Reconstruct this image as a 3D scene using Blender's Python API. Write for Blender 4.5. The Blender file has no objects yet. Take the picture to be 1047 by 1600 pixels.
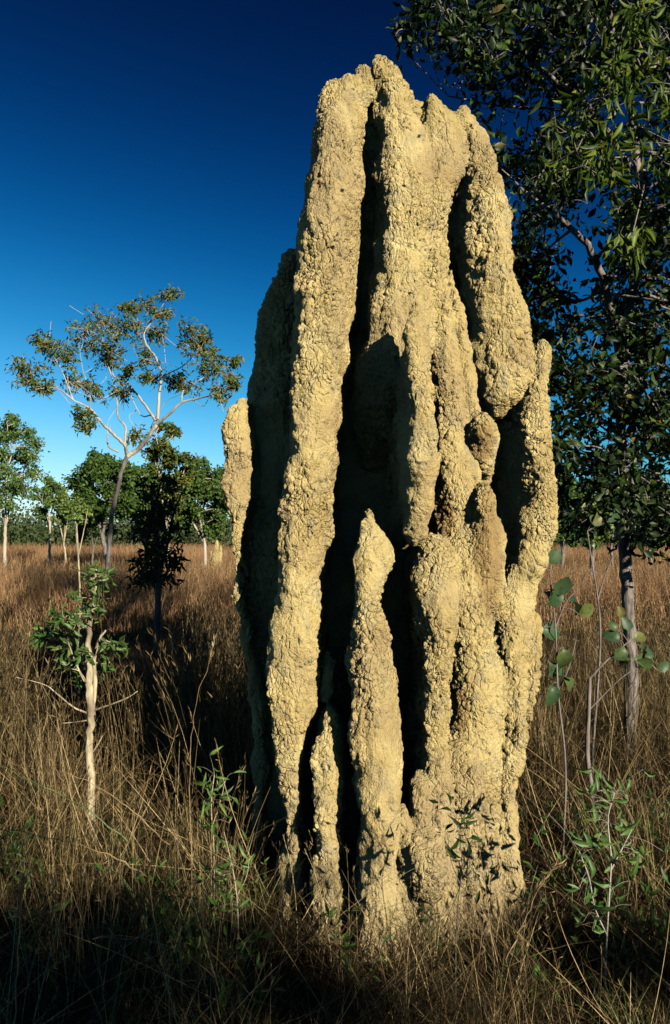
import bpy, math, random
import numpy as np
from mathutils import Vector, Matrix, noise

# ------------------------------------------------------------------ camera, sky, sun, exposure
SC = bpy.context.scene
COL = SC.collection
F = 28.0 / 36.0 * 1600.0            # focal length in photo pixels
CAM_Z = 1.7
PITCH = math.atan((838 - 800) / F)
cam_d = bpy.data.cameras.new('camera')
cam_d.sensor_fit = 'VERTICAL'; cam_d.sensor_height = 36; cam_d.sensor_width = 24
cam_d.lens = 28; cam_d.clip_start = 0.05; cam_d.clip_end = 9000
cam = bpy.data.objects.new('camera', cam_d); COL.objects.link(cam)
cam.location = (0, 0, CAM_Z); cam.rotation_euler = (math.pi / 2 + PITCH, 0, 0)
SC.camera = cam

SUN_AZ, SUN_EL = math.radians(35), math.radians(22)
SUN_DIR = Vector((math.sin(SUN_AZ) * math.cos(SUN_EL), -math.cos(SUN_AZ) * math.cos(SUN_EL), math.sin(SUN_EL)))
sun_d = bpy.data.lights.new('sun', 'SUN'); sun_d.energy = 5.0; sun_d.angle = math.radians(0.5)
sun_d.color = (1.0, 0.90, 0.74)
sun = bpy.data.objects.new('sun', sun_d); COL.objects.link(sun)
sun.rotation_euler = SUN_DIR.to_track_quat('Z', 'Y').to_euler(); sun.location = SUN_DIR * 30

world = bpy.data.worlds.new('World'); SC.world = world; world.use_nodes = True
wn, wl = world.node_tree.nodes, world.node_tree.links
wn.clear()
wo = wn.new('ShaderNodeOutputWorld'); bg = wn.new('ShaderNodeBackground'); bg.inputs[1].default_value = 0.10
sky = wn.new('ShaderNodeTexSky'); sky.sky_type = 'NISHITA'; sky.sun_disc = False
sky.sun_elevation = SUN_EL; sky.sun_rotation = math.pi - SUN_AZ
sky.air_density = 1.0; sky.dust_density = 0.3; sky.ozone_density = 2.5
# a dry-season sky: dark deep blue overhead, cyan low down (polarised light), by direction only
tc = wn.new('ShaderNodeTexCoord'); sx = wn.new('ShaderNodeSeparateXYZ'); wl.new(tc.outputs['Generated'], sx.inputs[0])
ad = wn.new('ShaderNodeMath'); ad.operation = 'MULTIPLY_ADD'; ad.inputs[1].default_value = 0.13
wl.new(sx.outputs['X'], ad.inputs[0]); wl.new(sx.outputs['Z'], ad.inputs[2])
rp = wn.new('ShaderNodeValToRGB'); cr = rp.color_ramp; cr.interpolation = 'B_SPLINE'
SKY_RAMP = [(0.0, (0.42, 0.5, 0.62)), (0.1, (0.15, 0.43, 0.54)), (0.2, (0.024, 0.285, 0.42)), (0.32, (0.004, 0.135, 0.28)), (0.45, (0.002, 0.055, 0.148)), (0.6, (0.002, 0.018, 0.064)), (1.0, (0.007, 0.022, 0.075))]
while len(cr.elements) < len(SKY_RAMP): cr.elements.new(.5)
for e, (p, c) in zip(cr.elements, SKY_RAMP): e.position = p; e.color = (*c, 1)
wl.new(ad.outputs[0], rp.inputs[0])
mx = wn.new('ShaderNodeMix'); mx.data_type = 'RGBA'; mx.blend_type = 'MULTIPLY'; mx.inputs[0].default_value = 1
wl.new(sky.outputs[0], mx.inputs[6]); wl.new(rp.outputs[0], mx.inputs[7]); wl.new(mx.outputs[2], bg.inputs[0]); wl.new(bg.outputs[0], wo.inputs[0])
SC.view_settings.view_transform = 'Standard'; SC.view_settings.look = 'None'
SC.view_settings.exposure = 1.25; SC.view_settings.gamma = 1.0
SC.cycles.max_bounces = 2; SC.cycles.diffuse_bounces = 0; SC.cycles.glossy_bounces = 1; SC.cycles.transmission_bounces = 2

R0 = random.Random(7)

# ------------------------------------------------------------------ helpers
def PX(px, py, Y):
    """point at depth Y metres in front of the photographer seen at photo pixel (px, py)"""
    a = math.atan2(800 - py, F) + 0.0
    dy = math.cos(PITCH) * 1.0 - math.sin(PITCH) * (800 - py) / F
    dz = math.sin(PITCH) * 1.0 + math.cos(PITCH) * (800 - py) / F
    t = Y / dy
    return Vector(((px - 523.5) / F * t, Y, CAM_Z + dz * t))

def tag(o, label=None, cat=None, group=None, kind=None):
    if label: o['label'] = label
    if cat: o['category'] = cat
    if group: o['group'] = group
    if kind: o['kind'] = kind
    return o

def empty(name, loc=(0, 0, 0)):
    o = bpy.data.objects.new(name, None); o.empty_display_size = .2; COL.objects.link(o); o.location = loc
    return o

def mesh_np(name, V, Fc, mat, parent=None, cols=None, smooth=True, link=True):
    """V (n,3); Fc list of (m,k) int arrays; cols per-vertex value 0..1"""
    me = bpy.data.meshes.new(name)
    V = np.asarray(V, dtype=np.float32)
    if parent is not None:
        V = V - np.array(parent.location, dtype=np.float32)
    loops = np.concatenate([f.ravel() for f in Fc]).astype(np.int32)
    tot = np.concatenate([np.full(len(f), f.shape[1]) for f in Fc]).astype(np.int32)
    st = np.concatenate([[0], np.cumsum(tot)[:-1]]).astype(np.int32)
    me.vertices.add(len(V)); me.vertices.foreach_set('co', V.ravel())
    me.loops.add(len(loops)); me.loops.foreach_set('vertex_index', loops)
    me.polygons.add(len(tot)); me.polygons.foreach_set('loop_start', st); me.polygons.foreach_set('loop_total', tot)
    me.update(calc_edges=True)
    if cols is not None:
        at = me.attributes.new('rnd', 'FLOAT', 'POINT'); at.data.foreach_set('value', np.asarray(cols, dtype=np.float32))
    if smooth: me.polygons.foreach_set('use_smooth', np.ones(len(tot), dtype=bool))
    me.materials.append(mat)
    o = bpy.data.objects.new(name, me)
    if link: COL.objects.link(o)
    if parent is not None: o.parent = parent
    return o

class MB:
    def __init__(s): s.V = []; s.F = []; s.C = []; s.n = 0
    def add(s, V, Fs, c=0.5):
        V = np.asarray(V, dtype=np.float32).reshape(-1, 3)
        for f in Fs: s.F.append(np.asarray(f) + s.n)
        s.V.append(V); s.C.append(np.full(len(V), c) if np.isscalar(c) else np.asarray(c)); s.n += len(V)
    def tube(s, pts, rad, k=7, c=0.5, wob=0.0, rnd=None):
        P = np.array([tuple(p) for p in pts], dtype=float); n = len(P)
        T = np.gradient(P, axis=0); T /= np.maximum(np.linalg.norm(T, axis=1)[:, None], 1e-9)
        up = np.array([0.31, 0.93, 0.2]); 
        A = np.cross(T, up); A /= np.maximum(np.linalg.norm(A, axis=1)[:, None], 1e-9); B = np.cross(T, A)
        ang = np.arange(k) * 2 * np.pi / k
        rad = np.asarray(rad, dtype=float).reshape(-1, 1, 1) * np.ones((n, 1, 1))
        ring = A[:, None, :] * np.cos(ang)[None, :, None] + B[:, None, :] * np.sin(ang)[None, :, None]
        if wob:
            w = 1 + wob * np.random.RandomState(len(P) * 13 + s.n % 997).uniform(-1, 1, (n, k, 1)); rad = rad * w
        V = P[:, None, :] + ring * rad
        V = np.concatenate([V.reshape(-1, 3), P[-1:] + T[-1:] * rad[-1].mean()])
        i = np.arange(n - 1)[:, None] * k; j = np.arange(k)[None, :]; j2 = (j + 1) % k
        Q = np.stack([i + j, i + j2, i + k + j2, i + k + j], -1).reshape(-1, 4)
        b = (n - 1) * k
        Tt = np.stack([b + j[0], b + j2[0], np.full(k, n * k)], -1)
        s.add(V, [Q, Tt], c)
    def build(s, name, mat, parent=None, link=True, smooth=True):
        by = {}
        for f in s.F: by.setdefault(f.shape[1], []).append(f)
        return mesh_np(name, np.concatenate(s.V), [np.concatenate(v) for v in by.values()], mat, parent, np.concatenate(s.C), smooth, link)

def spline(pts, n):
    """Catmull-Rom through points (any dimension)"""
    P = np.array([tuple(p) for p in pts], dtype=float)
    if len(P) == 2: 
        t = np.linspace(0, 1, n)[:, None]; return P[0] * (1 - t) + P[1] * t
    P = np.vstack([2 * P[0] - P[1], P, 2 * P[-1] - P[-2]])
    u = np.linspace(0, len(P) - 3 - 1e-6, n); i = u.astype(int); f = (u - i)[:, None]
    a, b, c, d = P[i], P[i + 1], P[i + 2], P[i + 3]
    return .5 * (2 * b + (c - a) * f + (2 * a - 5 * b + 4 * c - d) * f ** 2 + (3 * b - 3 * c + d - a) * f ** 3)

# leaf templates: (u along, v across, w out of plane), faces
def tmpl(kind):
    if kind == 'lance':
        us = [0, .18, .45, .75, 1.0]; hw = [.01, .5, .85, .5, 0]; bend = [0, .02, .0, -.06, -.16]
    elif kind == 'round':
        us = [0, .12, .38, .7, .92, 1.0]; hw = [.05, .62, 1.0, .85, .4, 0]; bend = [0, .03, .04, 0, -.04, -.06]
    else:
        us = [0, .45, 1.0]; hw = [.04, 1.0, 0]; bend = [0, .04, -.06]
    V = []; Q = []
    for i, (u, h, b) in enumerate(zip(us, hw, bend)):
        V += [(u, -h, b + .12 * h), (u, 0, b), (u, h, b + .12 * h)]
        if i:
            a = 3 * (i - 1); Q += [(a, a + 1, a + 4, a + 3), (a + 1, a + 2, a + 5, a + 4)]
    return np.array(V), np.array(Q)
def tmpl_small():
    return np.array([(0, 0, 0), (.45, -1, .1), (1, 0, -.05), (.45, 1, .1)]), np.array([(0, 1, 2, 3)])
TM = {k: tmpl(k) for k in ('lance', 'round', 'mid')}; TM['tiny'] = tmpl_small()

def add_leaves(mb, pos, rs, size=.08, width=.25, kind='mid', droop=.3, spread=None, sv=.35, colr=(0, 1)):
    """pos (n,3): leaf bases; width = half width / length"""
    n = len(pos)
    if n == 0: return
    V, Q = TM[kind]
    d = rs.normal(size=(n, 3)); 
    if spread is not None: d = d + spread
    d[:, 2] -= droop
    d /= np.linalg.norm(d, axis=1)[:, None]
    r = rs.normal(size=(n, 3)); s = np.cross(d, r); s /= np.linalg.norm(s, axis=1)[:, None]
    m = np.cross(d, s)
    L = size * (1 + sv * rs.uniform(-1, 1, n))
    X = pos[:, None, :] + L[:, None, None] * (V[None, :, 0, None] * d[:, None] + V[None, :, 1, None] * width * s[:, None] + V[None, :, 2, None] * m[:, None])
    k = len(V); Fq = (Q[None] + (np.arange(n) * k)[:, None, None]).reshape(-1, Q.shape[1])
    c = np.repeat(rs.uniform(colr[0], colr[1], n), k)
    mb.add(X.reshape(-1, 3), [Fq], c)

# ------------------------------------------------------------------ materials
def new_mat(name):
    m = bpy.data.materials.new(name); m.use_nodes = True; nt = m.node_tree; nt.nodes.clear()
    return m, nt.nodes, nt.links
def ramp(N, stops, interp='LINEAR'):
    r = N.new('ShaderNodeValToRGB'); e = r.color_ramp; e.interpolation = interp
    while len(e.elements) < len(stops): e.elements.new(.5)
    for k, (p, c) in zip(e.elements, stops): k.position = p; k.color = (*c, 1) if len(c) == 3 else c
    return r
def math_n(N, L, op, a, b=None, c=None, clamp=False):
    m = N.new('ShaderNodeMath'); m.operation = op; m.use_clamp = clamp
    for i, v in enumerate((a, b, c)):
        if v is None: continue
        if isinstance(v, (int, float)): m.inputs[i].default_value = v
        else: L.new(v, m.inputs[i])
    return m.outputs[0]
def leaf_mat(name, stops, trans=.3, gloss=.25, rough=.45):
    m, N, L = new_mat(name)
    o = N.new('ShaderNodeOutputMaterial'); at = N.new('ShaderNodeAttribute'); at.attribute_name = 'rnd'
    r = ramp(N, stops); L.new(at.outputs['Fac'], r.inputs[0])
    nz = N.new('ShaderNodeTexNoise'); nz.inputs['Scale'].default_value = 45; nz.inputs['Detail'].default_value = 4
    L.new(N.new('ShaderNodeTexCoord').outputs['Object'], nz.inputs[0]); br_ = ramp(N, [(.3, (.55, .5, .4)), (.5, (1, 1, 1)), (.72, (1.0, .95, .7))]); L.new(nz.outputs[0], br_.inputs[0])
    mm = N.new('ShaderNodeMix'); mm.data_type = 'RGBA'; mm.blend_type = 'MULTIPLY'; mm.inputs[0].default_value = 1; L.new(r.outputs[0], mm.inputs[6]); L.new(br_.outputs[0], mm.inputs[7])
    class _r: outputs = [mm.outputs[2]]
    r = _r
    p = N.new('ShaderNodeBsdfPrincipled'); L.new(r.outputs[0], p.inputs['Base Color'])
    p.inputs['Roughness'].default_value = rough; p.inputs['Specular IOR Level'].default_value = gloss
    t = N.new('ShaderNodeBsdfTranslucent'); L.new(r.outputs[0], t.inputs['Color'])
    mx = N.new('ShaderNodeMixShader'); mx.inputs[0].default_value = trans
    L.new(p.outputs[0], mx.inputs[1]); L.new(t.outputs[0], mx.inputs[2]); L.new(mx.outputs[0], o.inputs[0])
    return m
def bark_mat(name, c1, c2, scale=18, zs=.25, bump=.4, dark=(.03, .028, .025), damt=.35):
    m, N, L = new_mat(name)
    o = N.new('ShaderNodeOutputMaterial'); p = N.new('ShaderNodeBsdfPrincipled'); p.inputs['Roughness'].default_value = .85
    p.inputs['Specular IOR Level'].default_value = .2
    t = N.new('ShaderNodeTexCoord'); mp = N.new('ShaderNodeMapping'); mp.inputs['Scale'].default_value = (1, 1, zs); L.new(t.outputs['Object'], mp.inputs[0])
    n1 = N.new('ShaderNodeTexNoise'); n1.inputs['Scale'].default_value = scale; n1.inputs['Detail'].default_value = 6; L.new(mp.outputs[0], n1.inputs[0])
    n2 = N.new('ShaderNodeTexNoise'); n2.inputs['Scale'].default_value = scale * .22; n2.inputs['Detail'].default_value = 4; L.new(mp.outputs[0], n2.inputs[0])
    r1 = ramp(N, [(.35, c1), (.65, c2)]); L.new(n1.outputs[0], r1.inputs[0])
    r2 = ramp(N, [(.5, (0, 0, 0)), (.62, (1, 1, 1))]); L.new(n2.outputs[0], r2.inputs[0])
    mx = N.new('ShaderNodeMix'); mx.data_type = 'RGBA'; mx.inputs[7].default_value = (*dark, 1)
    L.new(math_n(N, L, 'MULTIPLY', r2.outputs[0], damt), mx.inputs[0]); L.new(r1.outputs[0], mx.inputs[6]); L.new(mx.outputs[2], p.inputs['Base Color'])
    b = N.new('ShaderNodeBump'); b.inputs['Strength'].default_value = bump; b.inputs['Distance'].default_value = .01
    L.new(n1.outputs[0], b.inputs['Height']); L.new(b.outputs[0], p.inputs['Normal']); L.new(p.outputs[0], o.inputs[0])
    return m

def mound_mat():
    m, N, L = new_mat('termite_earth')
    o = N.new('ShaderNodeOutputMaterial'); p = N.new('ShaderNodeBsdfPrincipled')
    p.inputs['Roughness'].default_value = .95; p.inputs['Specular IOR Level'].default_value = .1
    t = N.new('ShaderNodeTexCoord').outputs['Object']
    def noise_t(scale, det=3, rough=.5, vec=None):
        n = N.new('ShaderNodeTexNoise'); n.inputs['Scale'].default_value = scale; n.inputs['Detail'].default_value = det; n.inputs['Roughness'].default_value = rough
        L.new(vec or t, n.inputs['Vector']); return n
    wn_ = noise_t(11, 3)
    wv = N.new('ShaderNodeVectorMath'); wv.operation = 'MULTIPLY_ADD'; wv.inputs[1].default_value = (.07, .07, .07)
    L.new(wn_.outputs['Color'], wv.inputs[0]); L.new(t, wv.inputs[2])
    mp = N.new('ShaderNodeMapping'); mp.inputs['Scale'].default_value = (1, 1, .62); L.new(wv.outputs[0], mp.inputs[0])
    def vor(scale, feat, vec=mp.outputs[0]):
        v = N.new('ShaderNodeTexVoronoi'); v.feature = feat; v.inputs['Scale'].default_value = scale; L.new(vec, v.inputs['Vector'])
        if feat == 'SMOOTH_F1': v.inputs['Smoothness'].default_value = .35
        return v.outputs['Distance']
    n_lo = noise_t(3.2, 3).outputs['Fac']
    n_mask = noise_t(2.3, 2).outputs['Fac']
    n_md = noise_t(26, 5, .6).outputs['Fac']
    n_hi = noise_t(95, 6, .7).outputs['Fac']
    big = vor(9, 'SMOOTH_F1')
    sel = ramp(N, [(.47, (0, 0, 0)), (.53, (1, 1, 1))]); L.new(noise_t(5.5, 2).outputs['Fac'], sel.inputs[0])
    def blend(a_, b_):
        m_ = N.new('ShaderNodeMix'); L.new(sel.outputs[0], m_.inputs[0]); L.new(a_, m_.inputs[2]); L.new(b_, m_.inputs[3]); return m_.outputs[0]
    nod = blend(vor(30, 'F1'), vor(50, 'F1')); edge = blend(vor(30, 'DISTANCE_TO_EDGE'), vor(50, 'DISTANCE_TO_EDGE'))
    rmp = N.new('ShaderNodeMapping'); rmp.inputs['Scale'].default_value = (1, 1, .16); L.new(t, rmp.inputs[0])
    run = noise_t(34, 4, .6, rmp.outputs[0]).outputs['Fac']; e2 = vor(13, 'DISTANCE_TO_EDGE'); sm = vor(62, 'F1')
    # cracks (thin, broken)
    ck = math_n(N, L, 'MULTIPLY', edge, 7.0, clamp=True)
    ck2 = math_n(N, L, 'MULTIPLY', e2, 14.0, clamp=True)
    brk = ramp(N, [(.36, (.15, .15, .15)), (.62, (1, 1, 1))]); L.new(noise_t(7, 3).outputs['Fac'], brk.inputs[0])
    mask = ramp(N, [(.38, (.12, .12, .12)), (.60, (1, 1, 1))]); L.new(n_mask, mask.inputs[0])
    h = math_n(N, L, 'MULTIPLY', n_lo, .085)
    h = math_n(N, L, 'MULTIPLY_ADD', big, -.040, h)
    a = math_n(N, L, 'MULTIPLY_ADD', nod, -.018, .0)
    a = math_n(N, L, 'MULTIPLY_ADD', ck, .007, a)
    a = math_n(N, L, 'MULTIPLY', a, mask.outputs[0])
    h = math_n(N, L, 'ADD', h, a)
    h = math_n(N, L, 'MULTIPLY_ADD', math_n(N, L, 'MULTIPLY', ck2, brk.outputs[0]), .006, h)
    h = math_n(N, L, 'MULTIPLY_ADD', run, .014, h)
    h = math_n(N, L, 'MULTIPLY_ADD', n_md, .030, h)
    h = math_n(N, L, 'MULTIPLY_ADD', sm, -.0045, h)
    h = math_n(N, L, 'MULTIPLY_ADD', n_hi, .0095, h)
    pv = N.new('ShaderNodeTexVoronoi'); pv.inputs['Scale'].default_value = 15; L.new(wv.outputs[0], pv.inputs['Vector'])
    psx = N.new('ShaderNodeSeparateColor'); L.new(pv.outputs['Color'], psx.inputs[0])
    hole = math_n(N, L, 'MULTIPLY', math_n(N, L, 'GREATER_THAN', psx.outputs[0], .72), math_n(N, L, 'MULTIPLY_ADD', pv.outputs['Distance'], -5.5, 1.0, clamp=True))
    h = math_n(N, L, 'MULTIPLY_ADD', hole, -.022, h)
    dp = N.new('ShaderNodeDisplacement'); dp.inputs['Midlevel'].default_value = .046; dp.inputs['Scale'].default_value = 1.0
    L.new(h, dp.inputs['Height']); L.new(dp.outputs[0], o.inputs['Displacement'])
    # colour: pale ochre, greyed weathering, brown fresh building at a few places
    r = ramp(N, [(.28, (.235, .175, .068)), (.5, (.34, .268, .113)), (.72, (.39, .325, .155))]); L.new(noise_t(5, 6, .65).outputs['Fac'], r.inputs[0])
    g = ramp(N, [(.50, (0, 0, 0)), (.66, (1, 1, 1))]); L.new(noise_t(14, 5, .6, mp.outputs[0]).outputs['Fac'], g.inputs[0])
    m1 = N.new('ShaderNodeMix'); m1.data_type = 'RGBA'; m1.inputs[7].default_value = (.20, .18, .12, 1)
    L.new(math_n(N, L, 'MULTIPLY', g.outputs[0], .48), m1.inputs[0]); L.new(r.outputs[0], m1.inputs[6])
    big_c = ramp(N, [(.40, (1, 1, 1)), (.52, (0, 0, 0)), (.66, (0, 0, 0))]); L.new(noise_t(1.9, 5, .6).outputs['Fac'], big_c.inputs[0])
    m1b = N.new('ShaderNodeMix'); m1b.data_type = 'RGBA'; m1b.inputs[7].default_value = (.225, .165, .085, 1)
    L.new(math_n(N, L, 'MULTIPLY', big_c.outputs[0], .55), m1b.inputs[0]); L.new(m1.outputs[2], m1b.inputs[6])
    pz = N.new('ShaderNodeSeparateXYZ'); L.new(t, pz.inputs[0])
    foot = math_n(N, L, 'MULTIPLY', math_n(N, L, 'MULTIPLY_ADD', pz.outputs['Z'], -1.1, .85, clamp=True), noise_t(6, 5, .6).outputs['Fac'])
    m1c = N.new('ShaderNodeMix'); m1c.data_type = 'RGBA'; m1c.inputs[7].default_value = (.25, .20, .13, 1)
    L.new(foot, m1c.inputs[0]); L.new(m1b.outputs[2], m1c.inputs[6]); m1 = m1c
    # fresh brown lobe and darker crack bottoms (earth colour by attribute)
    at = N.new('ShaderNodeAttribute'); at.attribute_name = 'brown'
    m2 = N.new('ShaderNodeMix'); m2.data_type = 'RGBA'; m2.inputs[7].default_value = (.19, .125, .05, 1)
    L.new(at.outputs['Fac'], m2.inputs[0]); L.new(m1.outputs[2], m2.inputs[6])
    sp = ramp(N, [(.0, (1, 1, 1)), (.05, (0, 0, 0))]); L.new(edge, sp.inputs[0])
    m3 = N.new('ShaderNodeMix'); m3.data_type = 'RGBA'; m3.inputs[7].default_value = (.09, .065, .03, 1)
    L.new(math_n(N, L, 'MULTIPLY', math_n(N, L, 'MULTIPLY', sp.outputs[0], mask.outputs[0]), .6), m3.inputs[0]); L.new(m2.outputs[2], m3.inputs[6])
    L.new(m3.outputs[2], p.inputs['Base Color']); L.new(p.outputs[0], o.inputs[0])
    m.displacement_method = 'BOTH'
    return m

M = {}
M['mound'] = mound_mat()
M['leaf_gum'] = leaf_mat('gum_leaf', [(0, (0.0345, 0.0575, 0.0138)), (.6, (0.0805, 0.1150, 0.0230)), (.88, (0.1265, 0.1610, 0.0287)), (1, (0.2530, 0.1380, 0.0345))], gloss=.1, trans=.35)
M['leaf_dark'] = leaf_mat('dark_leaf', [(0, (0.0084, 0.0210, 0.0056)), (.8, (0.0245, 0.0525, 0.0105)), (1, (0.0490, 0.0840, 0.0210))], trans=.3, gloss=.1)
M['leaf_mid'] = leaf_mat('mid_leaf', [(0, (0.0480, 0.0960, 0.0240)), (.7, (0.0960, 0.1680, 0.0420)), (1, (0.1560, 0.2400, 0.0600))], gloss=.1, trans=.35)
M['leaf_spray'] = leaf_mat('spray_leaf', [(0, (.02, .045, .006)), (.5, (.05, .09, .010)), (.85, (.11, .16, .015)), (1, (.20, .22, .03))], trans=.4, gloss=.2)
M['leaf_wood'] = leaf_mat('woodland_leaf', [(0, (.03, .045, .02)), (.6, (.06, .085, .035)), (1, (.13, .15, .07))], gloss=.05, trans=.3)
M['leaf_far'] = leaf_mat('far_leaf', [(0, (0.0287, 0.0633, 0.0138)), (.8, (0.0690, 0.1265, 0.0287)), (1, (0.1150, 0.1840, 0.0460))], gloss=.1, trans=.35)
M['leaf_light'] = leaf_mat('light_leaf', [(0, (.05, .09, .02)), (.7, (.11, .18, .04)), (1, (.20, .26, .06))])
M['leaf_blue'] = leaf_mat('blue_leaf', [(0, (.03, .06, .03)), (.7, (.06, .12, .065)), (1, (.10, .17, .09))])
M['leaf_big'] = leaf_mat('big_leaf', [(0, (0.0218, 0.0510, 0.0218)), (.5, (0.0364, 0.0728, 0.0291)), (.8, (0.0801, 0.1019, 0.0255)), (1, (0.1310, 0.1092, 0.0291))], trans=.25, gloss=.2)
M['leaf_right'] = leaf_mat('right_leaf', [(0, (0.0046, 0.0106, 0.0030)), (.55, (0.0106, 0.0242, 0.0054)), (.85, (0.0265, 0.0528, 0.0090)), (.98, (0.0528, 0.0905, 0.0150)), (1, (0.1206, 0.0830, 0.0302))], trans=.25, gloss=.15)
M['leaf_weed'] = leaf_mat('weed_leaf', [(0, (0.0300, 0.0675, 0.0150)), (.8, (0.0675, 0.1350, 0.0300)), (1, (0.1200, 0.1650, 0.0375))])
M['bark_white'] = bark_mat('white_bark', (0.2387, 0.1989, 0.1459), (0.3315, 0.2983, 0.2387), damt=.5, dark=(0.0796, 0.0663, 0.0597))
M['bark_lower_shaded'] = bark_mat('shaded_lower_bark', (0.0546, 0.0468, 0.0468), (0.1326, 0.1170, 0.1092), damt=.7)  # gum's lower trunk: blue-grey shade put into the bark colour
M['bark_grey'] = bark_mat('grey_bark', (0.0780, 0.0663, 0.0585), (0.1716, 0.1482, 0.1326), scale=30, bump=.8)
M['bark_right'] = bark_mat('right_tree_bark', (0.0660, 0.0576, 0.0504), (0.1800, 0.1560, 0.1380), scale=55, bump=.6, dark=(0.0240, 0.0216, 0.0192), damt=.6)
M['bark_pale'] = bark_mat('pale_bark', (.20, .165, .10), (.36, .31, .21), scale=40, zs=.35, dark=(.09, .065, .04), damt=.85, bump=1.0)
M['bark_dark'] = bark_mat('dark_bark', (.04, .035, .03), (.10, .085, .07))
M['stem_white'] = bark_mat('white_stem', (0.2340, 0.2153, 0.1778), (0.3276, 0.3089, 0.2621), scale=60, damt=.1)

# ------------------------------------------------------------------ ground and hills
def ground():
    m, N, L = new_mat('earth')
    o = N.new('ShaderNodeOutputMaterial'); p = N.new('ShaderNodeBsdfPrincipled'); p.inputs['Roughness'].default_value = 1
    p.inputs['Specular IOR Level'].default_value = .05
    t = N.new('ShaderNodeTexCoord').outputs['Object']
    n = N.new('ShaderNodeTexNoise'); n.inputs['Scale'].default_value = 3; n.inputs['Detail'].default_value = 9; n.inputs['Roughness'].default_value = .7; L.new(t, n.inputs[0])
    r = ramp(N, [(.3, (.012, .008, .005)), (.55, (.03, .02, .011)), (.75, (.06, .04, .02))]); L.new(n.outputs[0], r.inputs[0])
    b = N.new('ShaderNodeBump'); b.inputs['Distance'].default_value = .04; L.new(n.outputs[0], b.inputs['Height'])
    L.new(b.outputs[0], p.inputs['Normal']); L.new(r.outputs[0], p.inputs['Base Color']); L.new(p.outputs[0], o.inputs[0])
    xs = np.concatenate([[-4000, -1000, -200, -60], np.linspace(-25, 25, 101), [60, 200, 1000, 4000]])
    ys = np.concatenate([[-1000, -200, -40], np.linspace(-12, 45, 115), [100, 300, 1000, 5000]])
    X, Y = np.meshgrid(xs, ys); Z = np.array([[noise.noise((x * .6, y * .6, 3)) * .05 + noise.noise((x * 2.5, y * 2.5, 9)) * .02 if abs(x) < 24 and -11 < y < 44 else -.03 for x in xs] for y in ys])
    V = np.stack([X, Y, Z], -1).reshape(-1, 3); nx = len(xs)
    i = np.arange(len(ys) - 1)[:, None] * nx; j = np.arange(nx - 1)[None]
    Q = np.stack([i + j, i + j + 1, i + nx + j + 1, i + nx + j], -1).reshape(-1, 4)
    tag(mesh_np('ground', V, [Q], m), kind='structure')
ground()

def hills():
    m, N, L = new_mat('hazed_hill_scrub')
    o = N.new('ShaderNodeOutputMaterial'); p = N.new('ShaderNodeBsdfPrincipled'); p.inputs['Roughness'].default_value = 1
    n = N.new('ShaderNodeTexNoise'); n.inputs['Scale'].default_value = .03; n.inputs['Detail'].default_value = 6
    L.new(N.new('ShaderNodeTexCoord').outputs['Object'], n.inputs[0])
    r = ramp(N, [(.4, (.07, .085, .07)), (.6, (.14, .13, .12))]); L.new(n.outputs[0], r.inputs[0]); L.new(r.outputs[0], p.inputs['Base Color']); L.new(p.outputs[0], o.inputs[0])  # scrub colour greyed to stand in for distance haze
    xs = np.linspace(-1800, 1800, 120); ys = np.linspace(1700, 2600, 24)
    V = []
    for y in ys:
        e = math.sin((y - 1700) / 900 * math.pi)
        for x in xs: V.append((x, y, -1 + e * max(0, 28 + 45 * noise.noise((x * .0016 + 4.2, y * .001, 1)) + 10 * noise.noise((x * .008, y * .006, 5)))))
    nx = len(xs); i = np.arange(len(ys) - 1)[:, None] * nx; j = np.arange(nx - 1)[None]
    Q = np.stack([i + j, i + j + 1, i + nx + j + 1, i + nx + j], -1).reshape(-1, 4)
    tag(mesh_np('hills', np.array(V), [Q], m), kind='structure')
hills()

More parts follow.
